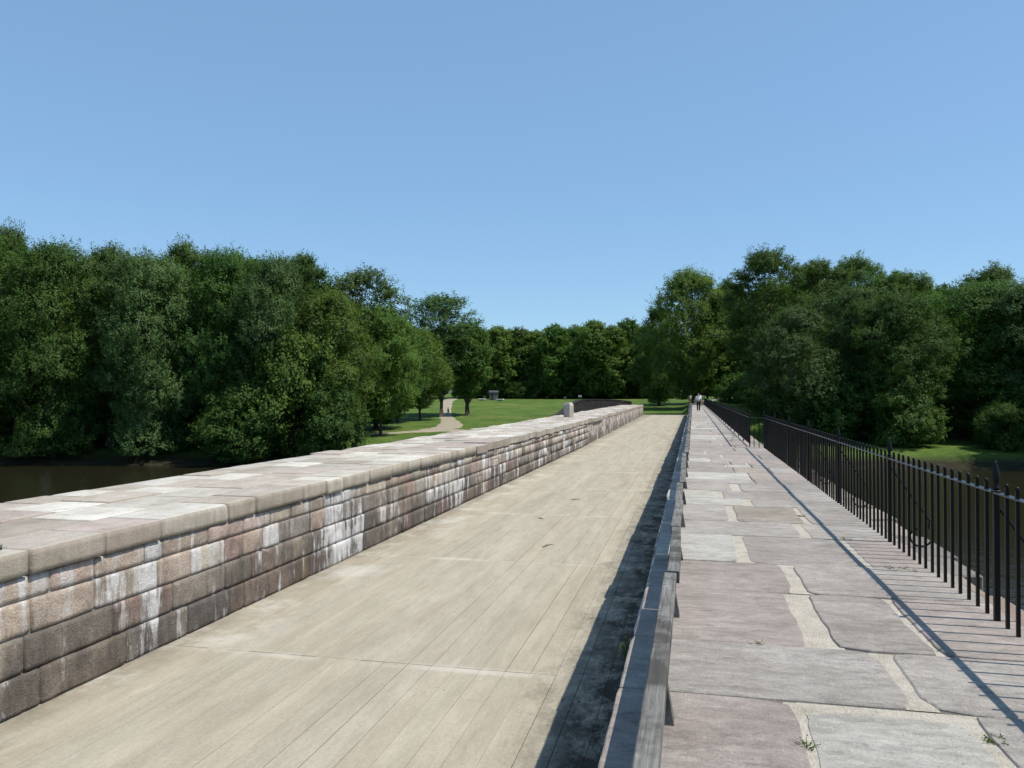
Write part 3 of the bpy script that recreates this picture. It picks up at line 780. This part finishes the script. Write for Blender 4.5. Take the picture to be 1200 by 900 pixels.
def tree_meshes(name, seed, H, Rc, cb, lobes, twigs, leaves, lsize, mat, bark, top=.75, shoot=.25, airy=0., trunk_r=.3, limbs=True, wide=.45, low=.30, lr=(.26, .42), flat=.85):
    """crown and trunk meshes. cb = bare fraction below the crown; wide = height fraction where the crown is widest"""
    rs = np.random.RandomState(seed)
    # lobes on an envelope
    Lc, Lr = [], []
    for i in range(lobes):
        h = cb + (1 - cb) * ((i + rs.rand()) / lobes); q = (h - cb) / (1 - cb)
        env = math.sin(PI * min(.999, (q / wide * .5 if q < wide else .5 + (q - wide) / (1 - wide) * .5)) ) ** .62
        env = max(env, low if q < wide else .12)
        r = Rc * rs.uniform(*lr) * (.75 + .5 * env)
        a = i * 2.399 + rs.uniform(-.5, .5)
        rad = max(0, Rc * env - r * .7) * rs.uniform(.7, 1.08)
        Lc.append((rad * math.cos(a), rad * math.sin(a), min(h * H, H - r * .75))); Lr.append(r)
    Lc.append((rs.uniform(-.6, .6), rs.uniform(-.6, .6), H - Rc * .28)); Lr.append(Rc * .26)
    for i in range(7):
        a = rs.uniform(0, 6.28); q = rs.uniform(.15, .75); r = Rc * rs.uniform(.11, .19)
        Lc.append((Rc * q * math.cos(a), Rc * q * math.sin(a), H * (1.0 - .16 * q * rs.uniform(.3, 1.2)) - r)); Lr.append(r)
    Lc, Lr = np.array(Lc), np.array(Lr)
    ax = np.array((0, 0, 1.))
    TP, TN, TB = [], [], []
    for c, r in zip(Lc, Lr):
        nt = int(twigs * (r / (Rc * .34)) ** 1.6)
        d = rs.randn(nt, 3); d[:, 2] = d[:, 2] * .8 + .22; d = unit(d)
        out = np.array((c[0], c[1], 0)); out = out / (np.linalg.norm(out) + 1e-6)
        d = unit(d + .25 * out)
        dist = r * (.55 + .5 * rs.rand(nt) ** .55)
        dist *= 1 + .18 * np.sin(d[:, 0] * 5 + c[0]) * np.sin(d[:, 1] * 6 + c[2]) 
        p = c + d * dist[:, None] * np.array((1, 1, flat))
        TP.append(p); TN.append(d); TB.append(np.full(nt, rs.uniform(-.14, .14)))
    TP, TN, TB = np.concatenate(TP), np.concatenate(TN), np.concatenate(TB)
    keep = rs.rand(len(TP)) > airy; TP, TN, TB = TP[keep], TN[keep], TB[keep]
    n = len(TP)
    sh0 = np.clip(.5 + TB * 1.6 + rs.randn(n) * .18, 0, 1)
    P, Nn, sh = [], [], []
    is_shoot = rs.rand(n) < shoot
    up = unit(TN * .7 + np.array((0, 0, .75)) + rs.randn(n, 3) * .25)
    for k in range(leaves):
        s = rs.rand(n)
        q = TP + rs.randn(n, 3) * np.array((.26, .26, .17)) * (Rc / 6.) ** .5
        q = np.where(is_shoot[:, None], TP + up * (s * 1.15)[:, None] * (Rc / 6.) ** .5 + rs.randn(n, 3) * .13, q)
        P.append(q); Nn.append(TN * .85 + np.array((0, 0, .5)) + rs.randn(n, 3) * .42); sh.append(np.clip(sh0 + rs.randn(n) * .16, 0, 1))
    P, Nn, sh = np.concatenate(P), np.concatenate(Nn), np.concatenate(sh)
    ok = P[:, 2] > max(.15, cb * H * .8); P, Nn, sh = P[ok], Nn[ok], sh[ok]
    size = lsize * rs.uniform(.65, 1.3, len(P))
    v, s4 = leaf_quads(P, Nn, size, .55, sh, .06, rs)
    crown = leaf_mesh(name + '_crown', v, s4, mat)
    tb = MB(); pts = []; x = y = 0.; top_h = H * .86
    for k in range(9):
        pts.append((x, y, top_h * k / 8 - .25 * (k == 0))); x += rs.uniform(-.25, .25); y += rs.uniform(-.25, .25)
    rad = [trunk_r * (1.35 if k == 0 else 1) * (1 - .85 * k / 8) for k in range(9)]
    tb.tube(pts, rad, 9)
    if limbs:
        for c, r in zip(Lc, Lr):
            k = int(np.clip((c[2] / top_h * 8) - 2.2, 1, 7)); b = np.array(pts[k]); e = c
            mid = b + (e - b) * .5 + np.array((rs.uniform(-.3, .3), rs.uniform(-.3, .3), -.06 * np.linalg.norm(e - b)))
            tb.tube([b, mid, e, e + unit(e - b) * r * .5], [rad[k] * .45, rad[k] * .3, .05, .015], 5, cap=False)
            for _ in range(5):
                d = unit(rs.randn(3) + np.array((0, 0, .5))); tb.tube([e, e + d * r * .5, e + d * r * .85 + np.array((0, 0, .12))], [.04, .022, .008], 4, cap=False)
    return crown, tb.mesh(name + '_trunk', bark, fix=False, smooth=True)

KIND = {}
def kind(key, H, *meshes): KIND.setdefault(key, []).append((H, meshes))
for sd in (11, 12, 13):
    kind('bank', 22, *tree_meshes('bank_tree', sd, 22, 6.4, .04, 26, 95, 20, .30, M['leafA' if sd != 12 else 'leafB'], M['bark'], shoot=.30, wide=.42))
for sd in (81, 82, 83):
    kind('over', 22, *tree_meshes('over_tree', sd, 22, 7.6, .02, 30, 110, 24, .255, M['leafB' if sd == 82 else 'leafA'], M['bark'], shoot=.30, wide=.56, low=.62, lr=(.28, .48), flat=.66))
for sd in (21, 22):
    kind('tall', 26, *tree_meshes('tall_tree', sd, 26, 6.6, .12, 26, 95, 23, .27, M['leafA'], M['bark'], shoot=.22, wide=.6, trunk_r=.42))
kind('airy', 24, *tree_meshes('airy_tree', 31, 24, 5.6, .30, 22, 70, 18, .29, M['leafB'], M['bark'], shoot=.4, airy=.15, wide=.62, trunk_r=.22))
kind('pale', 20, *tree_meshes('soft_tree', 41, 20, 6.2, .04, 26, 115, 21, .25, M['leafC'], M['palebark'], shoot=.38, wide=.45))
kind('pale', 20, *tree_meshes('soft_tree', 42, 20, 6.0, .06, 24, 115, 21, .25, M['leafB'], M['palebark'], shoot=.38, wide=.5))
kind('soft', 18, *tree_meshes('shore_tree', 43, 18, 6.0, .17, 24, 115, 21, .25, M['leafC'], M['bark'], shoot=.38, wide=.5, trunk_r=.22))
kind('small', 15, *tree_meshes('lawn_tree', 51, 15, 4.5, .24, 16, 80, 18, .30, M['leafC'], M['bark'], shoot=.2, wide=.5, trunk_r=.34))
for sd in (61, 62):
    kind('bush', 7, *tree_meshes('bush', sd, 7, 4.2, .0, 14, 80, 18, .26, M['leafC' if sd == 61 else 'leafA'], M['bark'], shoot=.3, wide=.4, trunk_r=.12))
for sd in (71, 72, 73):
    kind('far', 23, *tree_meshes('far_tree', sd, 23, 6.6, .05, 34, 62, 13, .48, M['leafA' if sd == 71 else 'leafC'], M['bark'], shoot=.25, wide=.5, limbs=False))

tree_n = 0
def tree(k, px, top, dist, width=None, label='', cat='tree', group=None, var=None, name='tree', rz=None):
    """a tree whose top shows at picture height top; width = crown width in pixels"""
    global tree_n
    x, y = at(px, dist); gz = ground_z(x, y); gz = max(gz, -7.0)
    H = height_for(top, dist) - gz
    lst = KIND[k]; h0, (cr, tr) = lst[(tree_n if var is None else var) % len(lst)]; tree_n += 1
    s = H / h0
    base_w = {'bank': 12.8, 'over': 15.2, 'tall': 13, 'airy': 11, 'pale': 12.2, 'soft': 12, 'small': 9, 'bush': 8.4, 'far': 13}[k]
    sx = s if width is None else (width * dist / F) / base_w
    t = thing(name, label, cat, (x, y, gz - .1), group)
    t.rotation_euler = (0, 0, rng.uniform(0, 6.28) if rz is None else rz); t.scale = (sx, sx, s)
    link('trunk', tr, t); link('crown', cr, t)
    return t
#TREES
exec_trees = None
T = [
 # left bank, from the photo edge inward
 ('over', -46, 260, 101, 150, 'tree cut by the left photo edge with its top highest on that bank'),
 ('tall', 8, 268, 107, 84, 'tall dark tree just inside the left photo edge above the river'),
 ('over', 64, 284, 101, 134, 'dense deep green tree right of the tree at the left photo edge'),
 ('pale', 126, 292, 107, 110, 'soft grey green tree overhanging the river left of the tallest sprigs'),
 ('over', 178, 297, 101, 124, 'full crowned tree standing low over the river in the left half of that bank'),
 ('tall', 218, 287, 108, 90, 'dark tree with upright sprigs at its top in the middle of the left bank'),
 ('over', 272, 294, 104, 120, 'tall dark tree behind the bush that leans over the dark water'),
 ('pale', 318, 303, 101, 100, 'broad tree with pale bare limbs showing, left of the rounded willow crowns', 1),
 ('tall', 352, 298, 112, 84, 'sprig topped tree rising behind the rounded bright bushes'),
 ('airy', 424, 316, 122, 100, 'thin crowned tree with sky showing through, above the rounded willow crowns'),
 ('pale', 384, 345, 104, 108, 'rounded soft green willow like tree over the grassy shore', 0),
 ('soft', 446, 364, 120, 90, 'rightmost rounded willow like tree leaning toward the gravel path', 0),
 ('airy', 517, 346, 166, 100, 'open crowned tree standing against the sky left of the meadow'),
 ('small', 548, 380, 171, 66, 'small lawn tree with a bare dark trunk beside the gravel path'),
 ('soft', 492, 388, 156, 74, 'pale leafed tree overhanging the gravel path bend'),
 ('soft', 466, 380, 148, 76, 'small shade tree left of the gravel path bend'),
]
for (k, px, top, d, w, lab, *v) in T: tree(k, px, top, d, w, lab, group='trees on the left bank', var=v[0] if v else None)
B = [
 (15, 452, 108, 130, 'shadowed bush on the bank behind the trunks at the left photo edge'),
 (110, 455, 110, 130, 'dark bush on the bank under the second group of tall crowns'),
 (205, 452, 110, 120, 'dim bush on the bank behind the light tipped bush'),
 (285, 455, 98, 100, 'light tipped bush leaning out over the dark water'),
 (345, 400, 100, 116, 'bright rounded bush above the end of the visible water'),
 (386, 452, 99, 84, 'bright green bush low on the shore beside the parapet'),
]
for (px, top, d, w, lab) in B: tree('bush', px, top, d, w, lab, 'bush', 'bushes on the left bank', name='bush')
# thin trunks by the path bend
# far woods behind the meadow
FL = 'tree in the dark wood closing the far side of the meadow'
for (px, top) in ((556, 388), (583, 381), (607, 388), (628, 384), (650, 382), (672, 386), (694, 380), (716, 384), (738, 378), (760, 384)):
    tree('far', px + rng.uniform(-4, 4), top + rng.uniform(-4, 5), rng.uniform(248, 262), rng.uniform(40, 54), FL, group='trees of the far wood')
for px in range(520, 860, 17):
    tree('far', px + rng.uniform(-5, 5), rng.uniform(386, 400), rng.uniform(266, 290), rng.uniform(44, 58), FL, group='trees of the far wood')
for px in range(548, 800, 14):
    tree('bush', px + rng.uniform(-4, 4), rng.uniform(432, 448), rng.uniform(254, 262), rng.uniform(24, 34), 'undergrowth bush at the dark foot of the far wood', 'bush', 'undergrowth of the far wood', name='bush', var=1)
T = [
 ('pale', 810, 319, 160, 100, 'sunlit tree with a pale trunk where the walkway ends', 0),
 ('bank', 772, 360, 178, 60, 'smaller tree left of the pale trunked tree at the walkway end'),
 ('tall', 850, 345, 160, 70, 'dim tree between the pale trunked tree and the tallest dark tree'),
 ('tall', 898, 294, 132, 104, 'tallest dark green tree on the right bank'),
 ('tall', 955, 305, 140, 90, 'dark tree right of the tallest tree, its top slightly lower'),
 ('tall', 1006, 303, 146, 84, 'tree with knobbly top standing behind the grey green bank trees'),
 ('tall', 1056, 318, 138, 96, 'tree top stepping down right of the knobbly topped tree'),
 ('pale', 930, 362, 112, 104, 'grey green bank tree whose crown hangs behind the fence corner'),
 ('pale', 1006, 338, 116, 120, 'broad silvery green tree in the middle of the right bank', 1),
 ('over', 1050, 343, 109, 116, 'lighter green tree with low branches left of the sunlit grass patch', 2),
 ('over', 1150, 331, 114, 160, 'broad soft topped tree hanging over the sunlit grass patch'),
 ('tall', 1163, 314, 140, 84, 'small dark top showing above the right bank trees'),
 ('over', 1226, 331, 107, 150, 'tree cut by the right photo edge'),
 ('over', 1335, 300, 91, 150, 'tree beyond the right photo edge that shades the near shore'),
]
for (k, px, top, d, w, lab, *v) in T: tree(k, px, top, d, w, lab, group='trees on the right bank', var=v[0] if v else None)
B = [
 (905, 440, 128, 80, 'dark bush behind the corner of the fence'),
 (968, 430, 112, 110, 'shadowed bush low behind the fence posts'),
 (1058, 458, 104, 84, 'dark bush left of the sunlit grass patch'),
 (1130, 445, 128, 90, 'dark bush in the shade behind the sunlit grass patch'),
 (1176, 476, 100, 62, 'low dark bush right of the sunlit grass patch'),
 (1196, 446, 105, 96, 'dark bush at the right photo edge behind the fence'),
 (868, 440, 150, 60, 'bush beyond the far fence where the walkway ends'),
]
for (px, top, d, w, lab) in B: tree('bush', px, top, d, w, lab, 'bush', 'bushes on the right bank', name='bush', var=1)
for px in range(860, 1330, 36):
    tree('far', px + rng.uniform(-8, 8), rng.uniform(326, 346), rng.uniform(165, 185), rng.uniform(70, 90), 'tree deep in the shade behind the right bank trees', group='back trees of the right bank')
for px in range(-60, 480, 36):
    tree('far', px + rng.uniform(-8, 8), rng.uniform(305, 330) + max(0, px - 330) * .38, rng.uniform(122, 134), rng.uniform(90, 115), 'tree deep in the shade behind the left bank trees', group='back trees of the left bank')

# ------------------------------------------------------------------ people
def skin_mesh(name, verts, edges, radii, mat, parent, sub=1):
    me = bpy.data.meshes.new(name); me.from_pydata(verts, edges, []); me.materials.append(mat)
    o = link(name, me, parent)
    md = o.modifiers.new('skin', 'SKIN'); md.use_smooth_shade = True
    if not me.skin_vertices: me.skin_vertices.new()
    for i, r in enumerate(radii):
        me.skin_vertices[0].data[i].radius = r if isinstance(r, tuple) else (r, r)
    me.skin_vertices[0].data[0].use_root = True
    sb = o.modifiers.new('sub', 'SUBSURF'); sb.levels = sub; sb.render_levels = sub
    return o
def cloth(name, c): return mat_plain(name, c, .85, .2, 25, .003)
def person(label, x, y, z, rz, shirt, legs, hair, short=False, scale=1.0, stride=.16, group=None):
    t = thing('person', label, 'person', (x, y, z), group); t.rotation_euler = (0, 0, rz); t.scale = (scale,) * 3
    sk = cloth('skin', (.42, .25, .18)); st = stride
    V = [(0, 0, .98), (0, 0, 1.20), (0, 0, 1.42), (0, -.01, 1.54), (0, -.02, 1.66), (0, -.02, 1.755),
         (-.19, 0, 1.43), (-.25, .03, 1.15), (-.24, -.06, .90), (-.235, -.09, .80), (.19, 0, 1.43), (.25, -.03, 1.15), (.24, -.12, .92), (.235, -.16, .82),
         (-.10, 0, .92), (-.11, -st * .6, .50), (-.11, -st, .09), (-.11, -st - .14, .04), (.10, 0, .92), (.11, st * .35, .50), (.11, st, .10), (.11, st - .12, .05)]
    E_ = [(0, 1), (1, 2), (2, 3), (3, 4), (4, 5), (2, 6), (6, 7), (7, 8), (8, 9), (2, 10), (10, 11), (11, 12), (12, 13), (0, 14), (14, 15), (15, 16), (16, 17), (0, 18), (18, 19), (19, 20), (20, 21)]
    Rr = [(.15, .10), (.14, .10), (.15, .10), .055, (.085, .10), (.06, .07), .06, .045, .035, .04, .06, .045, .035, .04, .085, .06, .042, .035, .085, .06, .042, .035]
    skin_mesh('body', V, E_, Rr, sk, t)
    skin_mesh('shirt', [(0, 0, 1.0), (0, 0, 1.2), (0, 0, 1.41), (0, 0, 1.49), V[6], V[7], V[10], V[11]], [(0, 1), (1, 2), (2, 3), (2, 4), (4, 5), (2, 6), (6, 7)],
              [(.175, .125), (.165, .125), (.17, .12), (.08, .07), .08, .062, .08, .062], shirt, t)
    if short: ks = [(-.11, -st * .5, .56), (.11, st * .3, .56)]
    else: ks = [V[15], V[19]]
    tv = [(0, 0, 1.0), V[14], ks[0], V[18], ks[1]]; te = [(0, 1), (1, 2), (0, 3), (3, 4)]; tr = [(.165, .12), .105, .085, .105, .085]
    if not short: tv += [V[16], V[20]]; te += [(2, 5), (4, 6)]; tr += [.068, .068]
    skin_mesh('trousers', tv, te, tr, legs, t)
    skin_mesh('hair', [(0, .02, 1.70), (0, .01, 1.775), (0, .05, 1.66)], [(0, 1), (0, 2)], [(.092, .095), (.065, .07), (.08, .06)], hair, t)
    for a, b in ((16, 17), (20, 21)):
        skin_mesh('shoe', [(V[a][0], V[a][1] + .03, .05), (V[b][0], V[b][1] - .04, .04)], [(0, 1)], [.055, .045], cloth('shoe_leather', (.45, .44, .42)), t)
    for sx in (-1, 1):
        mb = MB(); mb.lathe([(.004, -.012), (.012, 0), (.004, .012)], (sx * .033, -.118, 1.685), 6); mb.build('eye', cloth('eye', (.03, .02, .02)), t)
    mb = MB(); mb.add([(-.015, -.11, 1.635), (.015, -.11, 1.635), (0, -.145, 1.64), (0, -.115, 1.69)], [(0, 1, 2), (0, 2, 3), (1, 3, 2)]); mb.build('nose', sk, t)
    return t
x, y = at(818.5, 76)
p1 = person('person in a white shirt and dark trousers walking toward us on the paving', x, y, .0, R(8), cloth('white_cotton', (.78, .78, .82)), cloth('black_trousers', (.012, .012, .016)), cloth('dark_hair', (.02, .015, .012)))
bag = thing('shoulder_bag', 'dark navy bag slung at the shoulder of the person in a white shirt', 'bag', (x + .27, y + .10, 1.02))
mb = MB(); mb.box(-.10, .10, -.09, .09, -.05, .36, bev=.03, jit=.006); mb.build('pouch', cloth('navy_canvas', (.012, .013, .045)), bag)
mb = MB(); mb.tube([(-.06, -.02, .34), (-.10, -.02, .45), (-.14, .02, .47), (-.10, .08, .40), (-.05, .08, .32)], .014, 6); mb.build('strap', cloth('navy_strap', (.012, .013, .04)), bag)
bd = thing('jacket_bundle', 'grey folded jacket carried on the arm of the person in a white shirt', 'jacket', (x - .25, y - .12, 1.05))
mb = MB(); mb.box(-.11, .11, -.10, .10, -.10, .16, bev=.05, jit=.02); mb.build('folded_cloth', cloth('grey_jacket', (.17, .17, .165)), bd)
mb = MB(); mb.tube([(.09, -.04, .10), (.11, -.09, -.02), (.08, -.09, -.22)], [.035, .035, .03], 7); mb.build('sleeve', cloth('grey_sleeve', (.15, .15, .145)), bd)
x, y = at(808.8, 149)
person('smaller person in a pale shirt standing beyond the end of the walkway', x, y, ground_z(x, y) + .06, R(200), cloth('pale_shirt', (.55, .54, .48)), cloth('khaki_shorts', (.22, .2, .16)), cloth('brown_hair', (.04, .03, .02)), short=True, stride=.08)
x, y = at(525.2, 171)
person('person in dark clothes walking on the gravel path', x, y, ground_z(x, y) + .06, R(150), cloth('black_jacket', (.02, .02, .022)), cloth('tan_trousers', (.25, .19, .14)), cloth('black_hair', (.02, .015, .012)), scale=.9)

# ------------------------------------------------------------------ small far things
x, y = at(578.5, 240); gz = ground_z(x, y)
hut = thing('hut', 'small grey weathered hut at the far edge of the meadow', 'hut', (x, y, gz)); hut.rotation_euler = (0, 0, R(18))
mb = MB(); mb.box(-1.25, 1.25, -1, 1, 0, 2.3, bev=.02); mb.build('wall', mat_plain('grey_boards', (.13, .13, .135), .9, .3, 3, .01), hut)
mb = MB(); mb.add([(-1.45, -1.2, 2.25), (1.45, -1.2, 2.25), (1.45, 1.2, 2.25), (-1.45, 1.2, 2.25), (-1.45, 0, 2.85), (1.45, 0, 2.85)], [(0, 1, 5, 4), (2, 3, 4, 5), (0, 4, 3), (1, 2, 5), (0, 3, 2, 1)])
mb.build('roof', mat_plain('dark_shingle', (.06, .06, .065), .9, .3, 5, .01), hut)
mb = MB(); mb.box(-.9, -.1, -1.03, -1.002, .02, 1.95); mb.build('door', mat_plain('dark_door', (.05, .045, .04), .8, .3, 6, .004), hut)
for (px, d, lab) in ((564.5, 236, 'pale flat stone slab left of the grey hut'), (586, 233, 'pale flat stone slab right of the grey hut')):
    x, y = at(px, d); o = thing('stone_slab', lab, 'stone', (x, y, ground_z(x, y)), 'slabs beside the hut')
    mb = MB(); mb.box(-1.1, 1.1, -.6, .6, .25, .55, (.5, .48, .44), .06, .04); mb.build('slab_top', M['stain'], o)
    mb = MB(); mb.box(-.7, .7, -.4, .4, -.1, .245, (.32, .3, .27), .03, .02); mb.build('slab_base', M['stain'], o)
def sign(px, d, w, h, z, label, c):
    x, y = at(px, d); o = thing('signboard', label, 'sign', (x, y, ground_z(x, y)))
    mb = MB(); mb.box(-w / 2, w / 2, -.03, .03, z, z + h, bev=.008); mb.build('panel', cloth('sign_paint', c), o)
    for s_ in (-1, 1):
        mb = MB(); mb.box(s_ * w * .4 - .04, s_ * w * .4 + .04, .032, .11, -.2, z + h * .9); mb.build('leg', M['wood'], o)
sign(679.5, 241, .95, .55, .75, 'small white signboard before the dark wood beyond the stone post', (.7, .7, .7))
sign(662, 241, .7, .35, .45, 'smaller dull signboard left of the white signboard', (.28, .28, .27))
def stub(px, d, h, r, label):
    x, y = at(px, d); o = thing('marker_post', label, 'post', (x, y, ground_z(x, y)))
    mb = MB(); mb.box(-r, r, -r, r, -.2, h, (.75, .75, .72), .02); mb.build('shaft', M['stain'], o)
    mb = MB(); mb.add([(-r, -r, h + .002), (r, -r, h + .002), (r, r, h + .002), (-r, r, h + .002), (0, 0, h + r)], [(0, 1, 4), (1, 2, 4), (2, 3, 4), (3, 0, 4), (0, 3, 2, 1)], (.75, .75, .72)); mb.build('cap', M['stain'], o)
stub(492.5, 158, .62, .11, 'short white marker post under the trees left of the gravel path')
stub(833.5, 138, .85, .12, 'white marker post behind the far fence near the walkway end')

# weeds
def weed(x, y, z, n, h, spread, label, name='weed', mat='weed', group='weeds in the stone joints', flat=False):
    rs = np.random.RandomState(int(abs(x * 100) + y * 37)); o = thing(name, label, 'weed', (x, y, z), group)
    st = MB(); P = []; Nn = []
    h *= .75
    for i in range(n):
        a = rs.uniform(0, 6.28); r = spread * rs.rand() ** .6; b = (r * .3 * math.cos(a), r * .3 * math.sin(a), -.01); hh = h * rs.uniform(.5, 1)
        e = (r * math.cos(a), r * math.sin(a), hh); st.tube([b, (e[0] * .6, e[1] * .6, hh * .6), e], [.0025, .002, .001], 4, cap=False)
        for k in range(5):
            t = .35 + .65 * k / 4; P.append([b[q] + (e[q] - b[q]) * t + rs.uniform(-.008, .008) for q in range(3)]); Nn.append(rs.randn(3) * .6 + np.array((0, 0, .8)))
    v, s4 = leaf_quads(np.array(P), np.array(Nn), np.full(len(P), .013 if h < .1 else .026), .5, rs.rand(len(P)), .05, rs)
    link('leaves', leaf_mesh('weed_leaves', v, s4, M[mat]), o); st.build('stems', M[mat], o, fix=False)
weed(-.45, 5.75, -.30, 26, .22, .10, 'yellow green weed growing from the trough wall beside the timber rail')
weed(1.83, 7.9, -.006, 30, .03, .16, 'flat green weed tuft in the joint near the fence foot')
weed(.50, 3.86, -.008, 14, .045, .06, 'green weed tuft between the two nearest slabs')
weed(.40, 5.35, -.008, 12, .03, .06, 'tiny weed in the cross joint near the timber rail')
weed(1.66, 9.46, -.008, 16, .03, .08, 'green moss tuft under the shadow of the fence rail')
weed(1.36, 4.1, -.008, 22, .03, .07, 'narrow weed in the cream mortar joint at the lower right')
weed(1.39, 11.1, -.008, 22, .03, .06, 'dark weed filling the narrow joint beyond the moss tuft')
weed(-6.95, 6.85, 0.005, 7, .10, .03, 'small dark weed sprouting from the parapet top', mat='leafA')
# twigs on the deck
for (x, y, L, a, lab) in ((-3.05, 16.9, .42, 1.2, 'longest dark twig lying on the middle of the deck'), (-3.55, 24.5, .28, .6, 'short dark twig farther along the deck'), (-3.9, 20.6, .22, 2.2, 'curled twig lying left of the longest twig')):
    o = thing('twig', lab, 'twig', (x, y, DZ), 'twigs on the deck'); o.rotation_euler = (0, 0, a)
    mb = MB(); mb.tube([(-L / 2, 0, .012), (0, .02, .016), (L / 2, -.01, .012)], [.010, .009, .005], 5); mb.build('stick', M['bark'], o, fix=False)
    mb = MB(); mb.tube([(0, .02, .016), (L * .2, .10, .018)], [.007, .003], 5); mb.build('side_shoot', M['bark'], o, fix=False)

# ------------------------------------------------------------------ light, sky, camera
EL, AZ = 59.0, 91.0          # sun elevation; azimuth clockwise from +Y
W = bpy.data.worlds.new('World'); scene.world = W; W.use_nodes = True
nt = W.node_tree; bg = nt.nodes['Background']
sky = nt.nodes.new('ShaderNodeTexSky'); sky.sky_type = 'NISHITA'; sky.sun_disc = False
sky.sun_elevation = R(EL); sky.sun_rotation = R(AZ); sky.air_density = 1.0; sky.dust_density = .25; sky.ozone_density = 1.2; sky.altitude = 100
tint = nt.nodes.new('ShaderNodeMix'); tint.data_type = 'RGBA'; tint.blend_type = 'MULTIPLY'; tint.inputs[0].default_value = 1; tint.inputs[7].default_value = (.86, 1.06, 1.17, 1)
nt.links.new(sky.outputs[0], tint.inputs[6]); hz = nt.nodes.new('ShaderNodeMix'); hz.data_type = 'RGBA'; hz.inputs[0].default_value = .54; hz.inputs[7].default_value = (1.85, 3.15, 5.0, 1)
nt.links.new(tint.outputs[2], hz.inputs[6]); nt.links.new(hz.outputs[2], bg.inputs[0]); bg.inputs[1].default_value = .13
sd = bpy.data.lights.new('sun', 'SUN'); sd.energy = 5.0; sd.angle = R(.53); sd.color = (1, .945, .86)
so = bpy.data.objects.new('sun', sd); COL.objects.link(so)
from mathutils import Vector
d = Vector((math.sin(R(AZ)) * math.cos(R(EL)), math.cos(R(AZ)) * math.cos(R(EL)), math.sin(R(EL))))
so.rotation_euler = d.to_track_quat('Z', 'Y').to_euler(); so.location = (30, -10, 60)

cd = bpy.data.cameras.new('camera'); cd.sensor_width = 36; cd.lens = F / 1200 * 36; cd.clip_end = 3000; cd.clip_start = .05
co = bpy.data.objects.new('camera', cd); COL.objects.link(co); co.location = (0, 0, EYE)
co.rotation_euler = (R(90) + math.atan(13 / F * Cc) , 0, YAW)
scene.camera = co
scene.view_settings.view_transform = 'Standard'; scene.view_settings.look = 'None'
scene.view_settings.exposure = 0.16; scene.view_settings.gamma = 1.0; scene.view_settings.use_curve_mapping = False
cy = scene.cycles
cy.max_bounces = 6; cy.diffuse_bounces = 4; cy.glossy_bounces = 3; cy.transmission_bounces = 4; cy.transparent_max_bounces = 4
cy.use_denoising = True; cy.sample_clamp_indirect = 4.0
